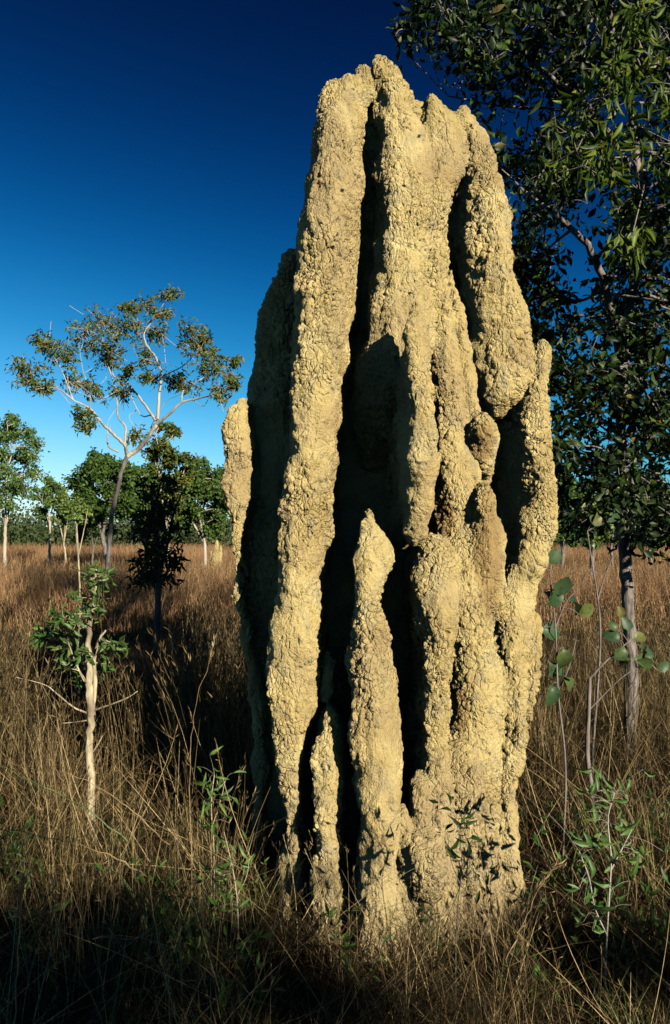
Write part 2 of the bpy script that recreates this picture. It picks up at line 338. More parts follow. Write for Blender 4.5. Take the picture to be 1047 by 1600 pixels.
# ------------------------------------------------------------------ the termite mound
# each fin: rows of (photo y, left x, right x, depth of its front face in metres), angle it faces, how far it runs back
CORE = [  # py, xl, xr, Ycentre, half depth
    (170, 560, 690, 4.20, .10), (230, 535, 735, 4.26, .14), (320, 515, 765, 4.32, .18), (420, 492, 790, 4.38, .22), (520, 470, 800, 4.42, .24),
    (620, 440, 810, 4.45, .26), (750, 420, 815, 4.48, .28), (900, 410, 805, 4.48, .30), (1050, 412, 800, 4.47, .32), (1250, 415, 790, 4.44, .34), (1480, 410, 800, 4.4, .36)]
FINS = dict(
  A=([(118, 538, 556, 4.02), (128, 506, 574, 3.97), (160, 495, 566, 3.92), (200, 486, 562, 3.87), (300, 472, 565, 3.79), (400, 461, 558, 3.74), (500, 456, 545, 3.70), (600, 453, 534, 3.67), (700, 449, 521, 3.65), (800, 443, 513, 3.62), (900, 438, 497, 3.60), (1000, 421, 496, 3.58), (1060, 418, 494, 3.57), (1120, 425, 488, 3.57), (1200, 436, 468, 3.58), (1290, 443, 463, 3.60), (1350, 440, 472, 3.60), (1420, 434, 480, 3.58), (1500, 430, 486, 3.56)], -6, .7),
  B=([(97, 590, 606, 4.10), (112, 580, 632, 4.04), (150, 588, 650, 3.99), (200, 592, 668, 3.93), (300, 594, 680, 3.87), (400, 590, 680, 3.81), (500, 577, 680, 3.76), (570, 564, 672, 3.75), (620, 560, 660, 3.79), (665, 562, 650, 3.90), (720, 566, 650, 4.10), (760, 566, 650, 4.22), (950, 552, 650, 4.26), (1200, 550, 650, 4.26), (1500, 550, 650, 4.24)], 0, .5),
  B2=([(158, 672, 690, 4.12), (175, 655, 722, 4.07), (240, 655, 736, 4.0), (300, 655, 702, 3.94), (400, 660, 694, 3.89), (470, 664, 702, 3.86), (540, 668, 714, 3.88), (620, 674, 738, 3.86), (700, 680, 744, 3.82), (760, 684, 754, 3.76), (860, 690, 764, 3.67), (960, 700, 776, 3.60), (1060, 712, 782, 3.57), (1160, 700, 786, 3.54), (1300, 700, 790, 3.50), (1400, 690, 792, 3.46), (1500, 690, 800, 3.42)], 5, .60),
  C=([(472, 641, 653, 3.54), (500, 634, 663, 3.48), (560, 630, 674, 3.46), (620, 630, 682, 3.44), (700, 632, 689, 3.43), (750, 633, 682, 3.44), (800, 637, 673, 3.47), (835, 641, 664, 3.52), (850, 644, 658, 3.57)], 4, .62),
  H=([(186, 716, 730, 4.14), (205, 716, 756, 4.08), (240, 726, 775, 4.02), (300, 735, 792, 3.94), (400, 735, 815, 3.87), (470, 742, 830, 3.84), (540, 749, 838, 3.82), (600, 762, 830, 3.82), (630, 768, 806, 3.85), (660, 770, 786, 3.92)], 16, .5),
  HC=([(425, 698, 706, 4.02), (450, 696, 714, 3.95), (500, 702, 726, 3.91), (550, 712, 738, 3.90), (600, 722, 752, 3.89), (660, 734, 762, 3.88), (740, 742, 764, 3.92), (800, 745, 760, 4.0)], 5, .35),
  HB=([(640, 752, 760, 3.84), (662, 738, 776, 3.80), (690, 738, 778, 3.80), (725, 746, 772, 3.84), (745, 754, 764, 3.90)], 5, .2),
  I=([(537, 841, 848, 3.92), (560, 833, 855, 3.88), (610, 824, 858, 3.82), (660, 816, 862, 3.79), (740, 821, 868, 3.76), (800, 816, 866, 3.74), (850, 813, 860, 3.73), (890, 800, 850, 3.73), (930, 795, 838, 3.75), (960, 790, 832, 3.77), (1000, 780, 830, 3.85)], 18, .6),
  J=([(757, 754, 762, 3.72), (785, 742, 776, 3.67), (840, 738, 788, 3.64), (900, 742, 792, 3.63), (940, 752, 788, 3.64), (965, 762, 782, 3.68)], 12, .2),
  K=([(880, 796, 830, 3.76), (930, 784, 832, 3.72), (1000, 776, 826, 3.68), (1080, 780, 824, 3.64), (1150, 782, 826, 3.62), (1190, 786, 814, 3.62), (1250, 778, 812, 3.58), (1320, 770, 818, 3.54), (1400, 770, 824, 3.50), (1500, 760, 830, 3.46)], 14, .7),
  K2=([(958, 828, 838, 3.80), (985, 812, 845, 3.75), (1040, 806, 848, 3.72), (1090, 808, 840, 3.72), (1125, 816, 832, 3.76)], 16, .25),
  Fp=([(838, 668, 700, 3.60), (870, 652, 720, 3.52), (920, 650, 726, 3.48), (970, 658, 720, 3.47), (1020, 664, 714, 3.46), (1080, 667, 706, 3.45), (1150, 669, 702, 3.44), (1220, 668, 704, 3.42), (1300, 655, 715, 3.40), (1380, 640, 720, 3.36), (1450, 628, 725, 3.32), (1520, 620, 730, 3.30)], 2, .55),
  G2=([(1150, 700, 740, 3.58), (1180, 694, 750, 3.50), (1250, 690, 775, 3.46), (1350, 690, 790, 3.42), (1500, 690, 800, 3.36)], 8, .4),
  D=([(795, 571, 579, 3.62), (815, 566, 592, 3.55), (850, 560, 611, 3.48), (880, 556, 613, 3.45), (910, 556, 602, 3.44), (950, 556, 594, 3.43), (1000, 553, 604, 3.40), (1060, 548, 614, 3.37), (1120, 550, 624, 3.35), (1170, 549, 629, 3.33), (1220, 561, 629, 3.31), (1300, 567, 620, 3.29), (1380, 562, 620, 3.26), (1450, 560, 640, 3.22), (1520, 556, 650, 3.20)], -2, .6),
  E=([(1100, 505, 512, 3.60), (1125, 500, 522, 3.54), (1160, 494, 528, 3.50), (1220, 488, 531, 3.47), (1290, 491, 526, 3.45), (1340, 496, 527, 3.44), (1390, 488, 534, 3.42), (1440, 486, 548, 3.38), (1520, 480, 560, 3.34)], -3, .6),
  E2=([(1020, 508, 514, 3.68), (1040, 502, 522, 3.64), (1070, 503, 519, 3.64), (1095, 498, 512, 3.66)], 0, .3),
  AR=([(788, 510, 516, 3.74), (805, 502, 522, 3.70), (835, 500, 522, 3.70), (860, 500, 512, 3.74)], 5, .2),
  L=([(624, 374, 380, 4.06), (645, 362, 388, 4.00), (690, 352, 392, 3.97), (740, 350, 392, 3.95), (790, 354, 388, 3.95), (830, 359, 382, 3.97), (860, 363, 378, 4.0), (930, 360, 378, 4.0), (1000, 374, 394, 4.02), (1100, 390, 410, 4.04), (1500, 400, 420, 4.0)], -14, .35),
  M=([(394, 448, 456, 4.14), (420, 432, 470, 4.12), (500, 406, 480, 4.12), (600, 387, 480, 4.10), (700, 376, 480, 4.10), (900, 368, 480, 4.10), (1000, 382, 480, 4.12), (1100, 396, 480, 4.12), (1300, 404, 480, 4.08), (1500, 404, 490, 4.05)], -10, .5),
  N=([(1203, 655, 661, 3.46), (1222, 647, 669, 3.41), (1255, 645, 672, 3.38), (1290, 648, 668, 3.37)], 0, .2),
  O=([(1292, 655, 668, 3.36), (1310, 638, 688, 3.31), (1340, 632, 690, 3.27), (1370, 640, 686, 3.27), (1400, 650, 680, 3.29)], 0, .2),
  Pq=([(1255, 628, 634, 3.42), (1280, 622, 641, 3.38), (1320, 620, 642, 3.36), (1350, 624, 640, 3.36), (1500, 618, 650, 3.33)], 0, .25),
  T1=([(94, 590, 598, 4.05), (102, 584, 604, 4.03), (120, 582, 608, 4.02)], 0, .06),
  T2=([(100, 606, 614, 4.06), (108, 602, 622, 4.04), (130, 600, 630, 4.03)], 0, .06),
  T3=([(148, 676, 684, 4.08), (156, 670, 692, 4.06), (175, 668, 696, 4.05)], 0, .06),
  T4=([(170, 716, 722, 4.1), (178, 710, 728, 4.08), (200, 708, 734, 4.07)], 0, .06),
  T5=([(108, 560, 570, 4.06), (118, 556, 580, 4.04), (150, 556, 590, 4.03)], 0, .1),
)
def build_mound():
    mb = MB()
    def loft(rings):
        n = len(rings[0]); V = np.concatenate(rings); m = len(rings)
        i = np.arange(m - 1)[:, None] * n; j = np.arange(n)[None]; j2 = (j + 1) % n
        # rings run from top to bottom, points counter-clockwise seen from above
        Q = np.stack([i + j2, i + j, i + n + j, i + n + j2], -1).reshape(-1, 4)
        tc_, bc_ = rings[0].mean(0), rings[-1].mean(0)
        V = np.vstack([V, tc_, bc_]); a = m * n
        T = np.stack([j[0], j2[0], np.full(n, a)], -1); b0 = (m - 1) * n
        Bm = np.stack([b0 + j2[0], b0 + j[0], np.full(n, a + 1)], -1)
        mb.add(V, [Q, T, Bm])
    # core
    rows = []
    for py, xl, xr, Yc, ry in CORE:
        a, b = PX(xl, py, Yc - ry * .3), PX(xr, py, Yc - ry * .3); rows.append((a.z, (a.x + b.x) / 2, (b.x - a.x) / 2, Yc, ry))
    rows[-1] = (-.25,) + rows[-1][1:]
    S = spline(rows, 60); th = np.linspace(0, 2 * np.pi, 40, endpoint=False)
    loft([np.stack([x + rx * np.cos(th), Y + ry * np.sin(th), np.full(40, z)], 1) for z, x, rx, Y, ry in S])
    for name, (keys, ang, Lb) in FINS.items():
        n = Vector((math.sin(math.radians(ang)), -math.cos(math.radians(ang)), 0)); s = Vector((n.y, -n.x, 0)) * -1
        rows = []
        for py, xl, xr, Yf in keys:
            a, b = PX(xl, py, Yf + .03), PX(xr, py, Yf + .03); rows.append((a.z, (a.x + b.x) / 2, (b.x - a.x) / 2, Yf))
        if keys[-1][0] >= 1500: rows[-1] = (-.25,) + rows[-1][1:]
        S = spline(rows, max(14, len(keys) * 5)); ztop = S[0, 0]; rings = []
        free = Lb < .08
        for z, x, hw, Yf in S:
            hw = max(hw, .008); tz = min(1, max(0, (ztop - z) / .35)); Lz = Lb if free else .04 + (Lb - .04) * (tz ** .7 if name != 'C' else min(1, max(0, (ztop - z) / .75)) ** 1.5)
            nose = min(hw * 1.15, .16)
            c = Vector((x, Yf + nose, z)); 
            t = np.linspace(-np.pi / 2, np.pi / 2, 16)
            fr = np.array(c)[None] + np.outer(np.cos(t) * nose, n) + np.outer(np.sin(t) * hw, s)
            c2 = c - n * Lz; t2 = np.linspace(np.pi / 2, 1.5 * np.pi, 10)[1:-1]; hb = hw * .78 + .01 * tz
            bk = np.array(c2)[None] + np.outer(np.cos(t2) * hb, n) + np.outer(np.sin(t2) * hb, s)
            rings.append(np.vstack([fr, bk]))
        loft(rings)
    o = mb.build('termite_mound', M['mound'])
    bpy.context.view_layer.objects.active = o
    md = o.modifiers.new('r', 'REMESH'); md.mode = 'VOXEL'; md.voxel_size = .0085; md.use_smooth_shade = True
    dg = bpy.context.evaluated_depsgraph_get(); me = bpy.data.meshes.new_from_object(o.evaluated_get(dg))
    o.modifiers.clear(); o.data = me
    if not me.materials: me.materials.append(M['mound'])
    # soften the joins, then wobble the big forms
    nV = len(me.vertices); co = np.empty(nV * 3, dtype=np.float32); me.vertices.foreach_get('co', co); co = co.reshape(-1, 3).astype(float)
    ne = len(me.edges); ed = np.empty(ne * 2, dtype=np.int32); me.edges.foreach_get('vertices', ed); ed = ed.reshape(-1, 2)
    deg = np.bincount(ed.ravel(), minlength=nV)[:, None]
    for it in range(7):
        acc = np.stack([np.bincount(ed[:, 0], co[ed[:, 1], k], nV) + np.bincount(ed[:, 1], co[ed[:, 0], k], nV) for k in range(3)], 1)
        co = co * .45 + .55 * acc / deg
    def snoise(p, f, seed):   # smooth pseudo-noise from sines, vectorised
        rs = np.random.RandomState(seed); out = 0
        for k in range(7):
            d = rs.normal(size=3) * np.array([1, 1, .55]); out = out + np.sin(p @ d * f * (1 + .35 * k) + rs.uniform(0, 6.28)) / (1 + .25 * k)
        return out / 3.2
    w = np.stack([snoise(co, 5.5, 1), snoise(co, 5.5, 2), snoise(co, 5.5, 3) * .5], 1) * .017 + np.stack([snoise(co, 15, 4), snoise(co, 15, 5), snoise(co, 15, 6) * .5], 1) * .009 + np.stack([snoise(co, 38, 7), snoise(co, 38, 8), co[:, 0] * 0], 1) * .004
    co += w
    me.vertices.foreach_set('co', co.astype(np.float32).ravel())
    # brown: freshly built lobes, plus a brown patch at the gap right of Fp
    br = np.zeros(nV)
    for (px, py, Y, rx, rz) in [(765, 870, 3.66, .075, .33), (695, 800, 3.66, .06, .13), (755, 690, 3.8, .05, .10), (722, 1110, 3.56, .04, .12)]:
        c = PX(px, py, Y); q = ((co[:, 0] - c.x) / rx) ** 2 + ((co[:, 2] - c.z) / rz) ** 2 + ((co[:, 1] - Y) / .25) ** 2
        br = np.maximum(br, np.clip(1.6 - 1.4 * q, 0, 1) * .8)
    at = me.attributes.new('brown', 'FLOAT', 'POINT'); at.data.foreach_set('value', br.astype(np.float32))
    me.polygons.foreach_set('use_smooth', np.ones(len(me.polygons), dtype=bool)); me.update()
    print('mound verts', nV)
    tag(o, 'huge pale ochre termite mound of ribbed earth pillars towering out of the grass', 'termite mound')
build_mound()

def small_mound():
    mb = MB(); c = PX(338, 838, 26)
    c.z = 0
    for dx, h, r in ((0, 1.55, .17), (.12, 1.40, .10), (-.12, 1.20, .11)):
        pts = [(c.x + dx + .03 * math.sin(z * 5 + dx * 9), c.y, z) for z in np.linspace(-.1, h, 12)]
        mb.tube(pts, [r * (1.0 - .75 * (k / 11) ** 2.2) for k in range(12)], k=14, wob=.10)
    tag(mb.build('termite_mound', M['mound']), 'small distant termite mound standing in the field left of the huge one', 'termite mound')
small_mound()

# ------------------------------------------------------------------ trees
def nearest(limb_pts, p):
    d = np.linalg.norm(limb_pts[:, :3] - p, axis=1); i = int(np.argmin(d)); return limb_pts[i], d[i]

def tree(name, label, cat, base, limbs, clusters, bark, leafmat, seed, leaf=.1, lw=.28, kind='mid', per=60, twigs=6, twig_r=.012, group=None, droop=.3, trunk_split=None, shape=.5, kk=8, colr=(0, 1), lower=None, bare=0, size_=6.0):
    """limbs: list of (points, radius start, radius end) in world space; clusters: (x, y, z, r)"""
    rs = np.random.RandomState(seed); root = empty(name, base); tag(root, label, cat, group)
    tb = MB(); lb = MB(); low = MB(); allp = []
    for li, (pts, r0, r1) in enumerate(limbs):
        n = max(8, len(pts) * 5); S = spline(pts, n)
        S[1:-1] += rs.normal(size=(n - 2, 3)) * min(r0, .05) * .12
        (low if (lower and li == 0) else tb).tube(S, np.linspace(r0, r1, n), k=kk, wob=.035)
        allp.append(np.hstack([S, np.linspace(r0, r1, n)[:, None]]))
    allp = np.vstack(allp)
    for (x, y, z, r) in clusters:
        c = np.array([x, y, z]); a, d = nearest(allp, c)
        ra = min(a[3] * .7, twig_r * 2.2)
        mid = (a[:3] + c) / 2 + rs.normal(size=3) * d * .15; mid[2] += d * .08
        if d > r * .3:
            S = spline([a[:3], mid, c], 8); tb.tube(S, np.linspace(ra, twig_r * .8, 8), k=5)
        pos = []
        for k in range(twigs):
            v = rs.normal(size=3); v /= np.linalg.norm(v); v[2] *= .75
            e = c + v * r * rs.uniform(.55, 1.1); s0 = c + (e - c) * .1 * rs.uniform(0, 1)
            m = (s0 + e) / 2 + rs.normal(size=3) * r * .16
            S = spline([s0, m, e], 7); tb.tube(S, np.linspace(twig_r * .6, twig_r * .25, 7), k=4)
            m_ = per // twigs
            t = rs.beta(2.2, 1.1, m_); idx = np.clip((t * 6).astype(int), 0, 5); f = (t * 6 - idx)[:, None]
            p = S[idx] * (1 - f) + S[idx + 1] * f + rs.normal(size=(m_, 3)) * r * .14 * shape * 2
            pos.append(p)
        add_leaves(lb, np.vstack(pos), rs, leaf, lw, kind, droop, colr=colr)
    for k in range(bare):
        a = allp[rs.randint(len(allp) // 6, len(allp))]; c = np.array(clusters[rs.randint(len(clusters))][:3])
        if np.linalg.norm(c - a[:3]) > .25 * size_: continue
        v = rs.normal(size=3) * .12 * size_ * .35; S = spline([a[:3], a[:3] * .6 + c * .4 + v * .5, a[:3] * .2 + c * .8 - v * .4, c + v], 10)
        tb.tube(S, np.linspace(min(a[3] * .5, twig_r * 1.6), twig_r * .5, 10), k=4)
    tb.build('trunk', M[bark], root)
    if lower: low.build('lower_trunk', M[lower], root)
    if clusters: lb.build('crown', M[leafmat], root, smooth=False)
    return root

def pts_px(lst, Y, dy=None):
    out = []
    for k, p in enumerate(lst):
        yy = Y + (p[2] if len(p) > 2 else 0); out.append(PX(p[0], p[1], yy))
    return out

# white-barked gum left of the mound
Y = 16
g0 = PX(166, 900, Y); g0.z = -.05
gt = [(g0.x - .02, Y, -.1)] + [tuple(PX(a, b, Y)) for a, b in ((167, 905), (171, 850), (176, 800), (184, 765), (190, 738), (199, 712))]
def G(*l): return pts_px(l, Y)
gl = [(gt, 0.0451, 0.0451),
      (G((199, 713), (214, 704), (230, 685, -.2), (244.5, 663.6, -.3)), 0.0504, 0.0398),
      (G((244.5, 663.6, -.3), (267, 644.5, -.5), (284, 629, -.6), (306, 623.5, -.6), (329, 618, -.8), (365, 606, -.9)), 0.0318, 0.0064),
      (G((284, 629, -.6), (286, 612, -.4), (300, 600, .1), (318, 590, .3), (340, 578, .5)), 0.0133, 0.0053),
      (G((244, 658, -.3), (224, 629, .1), (199, 598.7, .6), (180, 590, .8), (168, 564, 1), (155, 526, 1.1)), 0.0292, 0.0064),
      (G((246, 655, -.3), (249, 614, -.2), (252, 587, -.1), (244.5, 560, 0), (233, 545, 0), (225, 522, .1), (240, 500, .2), (264, 462, .3)), 0.0318, 0.0053),
      (G((252, 590, -.1), (270, 580, -.5), (286, 572, -.8), (303, 555, -1)), 0.0133, 0.0064),
      (G((233, 545, 0), (215, 525, -.6), (205, 505, -.9), (195, 490, -1)), 0.0106, 0.0042),
      (G((198, 710), (194, 695, -.2), (172, 673, -.5), (158.5, 660, -.7), (141, 639, -.9), (114.6, 625, -1.1), (88, 606, -1.2), (55, 608, -1.3)), 0.0371, 0.0064),
      (G((185, 706, -.1), (170, 698, -.2), (168, 681, .2), (172, 665, .5)), 0.0212, 0.0080),
      (G((195, 694, -.2), (196, 667, .2), (184, 650, .4), (181.5, 614, .6), (172, 580, .7), (163, 553, .8), (160, 520, 1)), 0.0239, 0.0053),
      (G((114.6, 625, -1.1), (105, 600, -1.0), (95, 575, -1), (80, 548, -1)), 0.0133, 0.0042),
      (G((141, 639, -.9), (140, 610, -.3), (130, 580, 0), (125, 550, 0)), 0.0133, 0.0042)]
gc = []
for px, py, r, d in [(48, 575, 22, -1.2), (36, 592, 16, -1.2), (88, 545, 22, -1), (72, 532, 16, -1), (105, 560, 16, -1), (135, 515, 24, 0), (160, 503, 24, 1), (183, 520, 22, .5), (165, 562, 20, .8), (142, 538, 22, .2),
                     (128, 648, 14, -1), (134, 665, 12, -1), (148, 612, 18, -.3), (118, 596, 16, -.6), (190, 612, 18, .6), (250, 490, 16, .2), (265, 460, 14, .3), (228, 478, 15, 0), (205, 508, 20, -.9), (232, 556, 18, 0), (200, 480, 12, -.9),
                     (300, 515, 20, -.8), (305, 545, 22, -1), (335, 562, 22, .4), (348, 585, 20, .4), (322, 578, 18, .3), (290, 600, 18, -.2), (366, 565, 11, .5), (275, 597, 15, 0), (318, 535, 14, -.9), (215, 680, 14, 0), (245, 520, 15, .2), (180, 545, 18, .7), (66, 602, 14, -1.2), (345, 612, 14, -.9), (365, 600, 8, -.9), (232, 590, 12, 0), (196, 580, 13, .7)]:
    c = PX(px, py, Y + d); gc.append((c.x, c.y, c.z, r * 1.5 / F * Y))
tree('gum_tree', 'slender white barked gum with a sparse open crown against blue sky left of the mound', 'tree', (gt[0][0], Y, 0), gl, gc, 'bark_white', 'leaf_gum', 11, leaf=.105, lw=.17, kind='mid', per=182, twigs=14, twig_r=.009, droop=.6, shape=.4, lower='bark_lower_shaded', bare=85)

def wild_tree(name, label, px, Yd, top_py, crown_py, rpx, bark, lm, seed, leaf=.15, ncl=40, per=70, tr=.1, lean=0, cat='tree', lw=.35, kind='tiny', fork=3, group=None, droop=.2, sink=0., colr=(0, 1), twig_r=.02):
    """free-grown tree: trunk to crown_py, crown between crown_py and top_py, half width rpx pixels"""
    b = PX(px, 838, Yd)
    return free_tree(name, label, b.x, Yd, PX(px + lean, top_py, Yd).z, max(.3, PX(px, crown_py, Yd).z), rpx / F * Yd, b.x + lean / F * Yd, bark, lm, seed, leaf, ncl, per, tr, cat, lw, kind, fork, group, droop, colr, twig_r)

def free_tree(name, label, bx, Yd, top, cz, rx, cx, bark, lm, seed, leaf, ncl, per, tr, cat='tree', lw=.35, kind='tiny', fork=3, group=None, droop=.2, colr=(0, 1), twig_r=.02):
    rs = np.random.RandomState(seed); b = Vector((bx, Yd, 0))
    fz = cz * .75 + .1
    limbs = [([(b.x, Yd, -.1), (b.x + rs.normal() * .1, Yd, fz * .5), (b.x + (cx - b.x) * .3, Yd, fz)], tr, tr * .75)]
    for k in range(fork):
        a = 2 * math.pi * (k + rs.uniform(0, .6)) / fork; ex = cx + math.cos(a) * rx * .6; ey = Yd + math.sin(a) * rx * .6; ez = cz + (top - cz) * rs.uniform(.5, .85)
        p0 = limbs[0][0][-1]; mid = ((p0[0] * .6 + ex * .4) + rs.normal() * .1 * rx, p0[1] * .6 + ey * .4, p0[2] * .45 + ez * .55)
        limbs.append(([p0, mid, (ex, ey, ez)], tr * .6, tr * .18))
        ex2 = ex + rs.normal() * rx * .15; limbs.append(([mid, ((mid[0] + ex2) / 2, mid[1] + rs.normal() * .2 * rx, (mid[2] + ez) / 2), (ex2, ey + rs.normal() * rx * .15, ez * .92)], tr * .35, tr * .12))
    cl = []
    for k in range(ncl):
        u = rs.normal(size=3); u /= np.linalg.norm(u); q = rs.uniform(.35, 1.0) ** .6
        z = (cz + top) / 2 + u[2] * q * (top - cz) / 2; wfac = 1 - .25 * (u[2] * q)
        r = rx * rs.uniform(.16, .30)
        cl.append((cx + u[0] * q * rx * .85 * wfac, Yd + u[1] * q * rx * .85, z, r))
    return tree(name, label, cat, (b.x, Yd, 0), limbs, cl, bark, lm, seed, leaf, lw, kind, per, 5, twig_r, group, droop, shape=.9, kk=7, colr=colr)

wild_tree('eucalypt', 'green eucalypt with thin pale trunk cut by the left edge of the photo', 8, 30, 645, 800, 62, 'bark_white', 'leaf_mid', 21, ncl=60, per=214, tr=0.078, leaf=0.100)
wild_tree('eucalypt', 'small pale green eucalypt between the left edge tree and the dark spreading tree', 78, 34, 748, 815, 34, 'bark_white', 'leaf_mid', 22, ncl=34, per=190, tr=0.065, leaf=0.100)
wild_tree('young_tree', 'bright yellow green young tree in front of the far trees left of the gum', 100, 26, 765, 830, 24, 'bark_pale', 'leaf_light', 23, ncl=26, per=142, tr=0.039, leaf=0.089)
wild_tree('spreading_tree', 'dark dense spreading tree behind the trunk of the white gum', 160, 28, 705, 815, 62, 'bark_grey', 'leaf_far', 24, ncl=80, per=261, tr=0.104, leaf=0.107)
wild_tree('forked_tree', 'forked pale trunked tree with loose crown right of the gum', 262, 22, 655, 800, 48, 'bark_white', 'leaf_gum', 25, ncl=46, per=190, tr=0.052, leaf=0.083, fork=3)
wild_tree('woodland_tree', 'broad dark green tree close against the left flank of the huge mound', 320, 30, 715, 835, 60, 'bark_white', 'leaf_far', 26, ncl=80, per=237, tr=0.078, leaf=0.107, colr=(.3, 1))
wild_tree('woodland_tree', 'dark bushy tree between the white gum and the forked pale trunk', 228, 32, 725, 835, 52, 'bark_white', 'leaf_far', 27, ncl=60, per=237, tr=0.078, leaf=0.112, colr=(.2, 1))
wild_tree('pale_sapling', 'thin pale forked sapling nearly leafless rising from the brown grass left of the gum', 121, 11, 775, 830, 16, 'bark_pale', 'leaf_light', 28, ncl=7, per=47, tr=0.016, leaf=0.059, cat='sapling', twig_r=.006, lean=6)
wild_tree('bush', 'low dark bush beneath the gum crown beside its lower trunk', 146, 33, 790, 850, 30, 'bark_grey', 'leaf_far', 29, ncl=30, per=214, tr=0.039, leaf=0.107, cat='bush')
# far trees right of the mound
for i, (px, Yd, top, cr_, rp_, lm, lab) in enumerate([
    (880, 22, 740, 850, 46, 'leaf_mid', 'green tree close against the right flank of the huge mound'),
    (925, 17, 770, 850, 34, 'leaf_light', 'yellow green bush seen low between the mound and the grey trunk'),
    (1015, 26, 725, 845, 60, 'leaf_dark', 'dark green far tree right of the grey trunk low under the big crown'),
    (955, 30, 700, 840, 60, 'leaf_dark', 'dark far tree behind the grey trunk under the big crown')]):
    wild_tree('field_tree' if i != 1 else 'bush', lab, px, Yd, top, cr_, rp_, 'bark_grey', lm, 40 + i, ncl=50, per=214, tr=0.065, leaf=0.089, cat='tree' if i != 1 else 'bush')

# thicket behind the photographer, towards the sun: it shades the grass at the foot of the mound
for i, (x, y, h, r) in enumerate([(8.9, -5.3, 4.7, 1.3), (7.7, -6.3, 4.9, 1.2), (6.6, -7.2, 5.45, 1.3), (5.6, -7.9, 6.4, 1.4), (4.4, -8.6, 6.9, 1.45), (3.0, -9.8, 7.3, 1.5)]):
    free_tree('thicket_tree', ['first', 'second', 'third', 'fourth', 'fifth', 'sixth'][i] + ' leafy tree from the right in the thicket behind the photographer', x, y, h, 1.6, r, x, 'bark_grey', 'leaf_mid', 60 + i, .13, 62, 120, .07, group='thicket trees behind the photographer')

# far-off wood closing the field
def far_wood():
    rs = np.random.RandomState(5); mb = MB()
    cs = []
    for k in range(900):
        Yd = rs.uniform(48, 120); x = rs.uniform(-.62, .62) * Yd * 1.3; h = (1.3 + 4.2 * max(0, noise.noise((x * .11, Yd * .05, 4)) + .35)) * rs.uniform(.7, 1.25)
        cs.append((x, Yd, h))
    for x, Yd, h in cs:
        n = 190; c = rs.normal(size=(n, 3)) * np.array([h * .3, h * .3, h * .22]) + np.array([x, Yd, h * .62])
        c[:, 2] = np.maximum(c[:, 2], .2); c0 = rs.uniform(0, .6)
        add_leaves(mb, c, rs, .24, .4, 'tiny', .1, colr=(c0, c0 + .4))
        mb.tube([(x, Yd, -.1), (x + rs.normal() * .2, Yd, h * .7)], [.09, .05], k=4, c=.5)
    tag(mb.build('woodland', M['leaf_wood'], smooth=False), 'far-off line of low eucalypt woodland closing the grassy field', 'woodland', kind='stuff')
far_wood()

# dark small tree in the mound's shadow
Y = 7.2
dk = [([(PX(245, 900, Y).x, Y, -.05), tuple(PX(246, 960, Y)), tuple(PX(248, 880, Y)), tuple(PX(240, 810, Y)), tuple(PX(236, 770, Y))], .035, .015),
      (pts_px([(248, 900), (262, 850, .2), (272, 800, .3), (285, 770, .3)], Y), .02, .008),
      (pts_px([(246, 890), (225, 850, -.2), (210, 810, -.2)], Y), .016, .007)]
rs = np.random.RandomState(77); dc = []
for k in range(36):
    px = rs.normal(245, 25); py = 905 - 160 * rs.uniform(0, 1) ** 1.4; c = PX(px, py, Y + rs.normal() * .3); dc.append((c.x, c.y, c.z, .13))
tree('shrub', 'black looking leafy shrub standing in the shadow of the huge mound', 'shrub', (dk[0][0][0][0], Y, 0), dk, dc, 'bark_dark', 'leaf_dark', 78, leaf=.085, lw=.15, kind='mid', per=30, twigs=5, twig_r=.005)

# sapling with cream trunk on the left
Y = 4.4
s0 = [(PX(143, 1280, Y).x, Y, -.05)]
sap = [(s0 + pts_px([(142, 1270), (142, 1210), (139, 1170), (142, 1115)], Y), .025, .019),
       (pts_px([(143, 1118), (139, 1070), (138, 1020), (141, 970), (149, 930), (150, 890)], Y), .024, .006),
       (pts_px([(143, 1115), (149, 1070, .03), (147, 1030, .05), (155, 1000, .05), (165, 985, .1)], Y), .016, .005),
       (pts_px([(138, 1115), (115, 1105), (90, 1085, .1), (70, 1070, .1), (25, 1058, .1)], Y), .006, .002),
       (pts_px([(147, 1110), (175, 1100, -.05), (200, 1090, -.1), (215, 1080, -.1)], Y), .006, .002),
       (pts_px([(135, 1070), (120, 1040), (105, 1000), (95, 975)], Y), .006, .003),
       (pts_px([(137, 1070), (125, 1050, -.1), (112, 1045, -.1)], Y), .005, .002),
       (pts_px([(141, 1180), (152, 1165), (160, 1150)], Y), .004, .002),
       (pts_px([(141, 1125), (120, 1128), (98, 1130)], Y), .004, .002)]
sc_ = []
for px, py, r in [(148, 890, 16), (140, 905, 18), (155, 920, 18), (125, 935, 18), (110, 960, 20), (90, 980, 20), (75, 985, 14), (100, 1005, 18), (120, 975, 20), (135, 950, 18), (150, 950, 14), (170, 1005, 14), (185, 1015, 12), (115, 1030, 16), (160, 900, 14), (130, 1020, 12), (85, 960, 10), (60, 1000, 6), (128, 1062, 9), (158, 1050, 9), (104, 1040, 10), (172, 1035, 9)]:
    c = PX(px, py, Y + rs.normal() * .08); sc_.append((c.x, c.y, c.z, r * 1.25 / F * Y))
tree('sapling', 'knee thick cream trunked sapling with sparse green leaves at the left in dry grass'.replace('knee thick ', ''), 'sapling', (s0[0][0], Y, 0), sap, sc_, 'bark_pale', 'leaf_weed', 79, leaf=.056, lw=.21, kind='lance', per=22, twigs=5, twig_r=.003, droop=0)

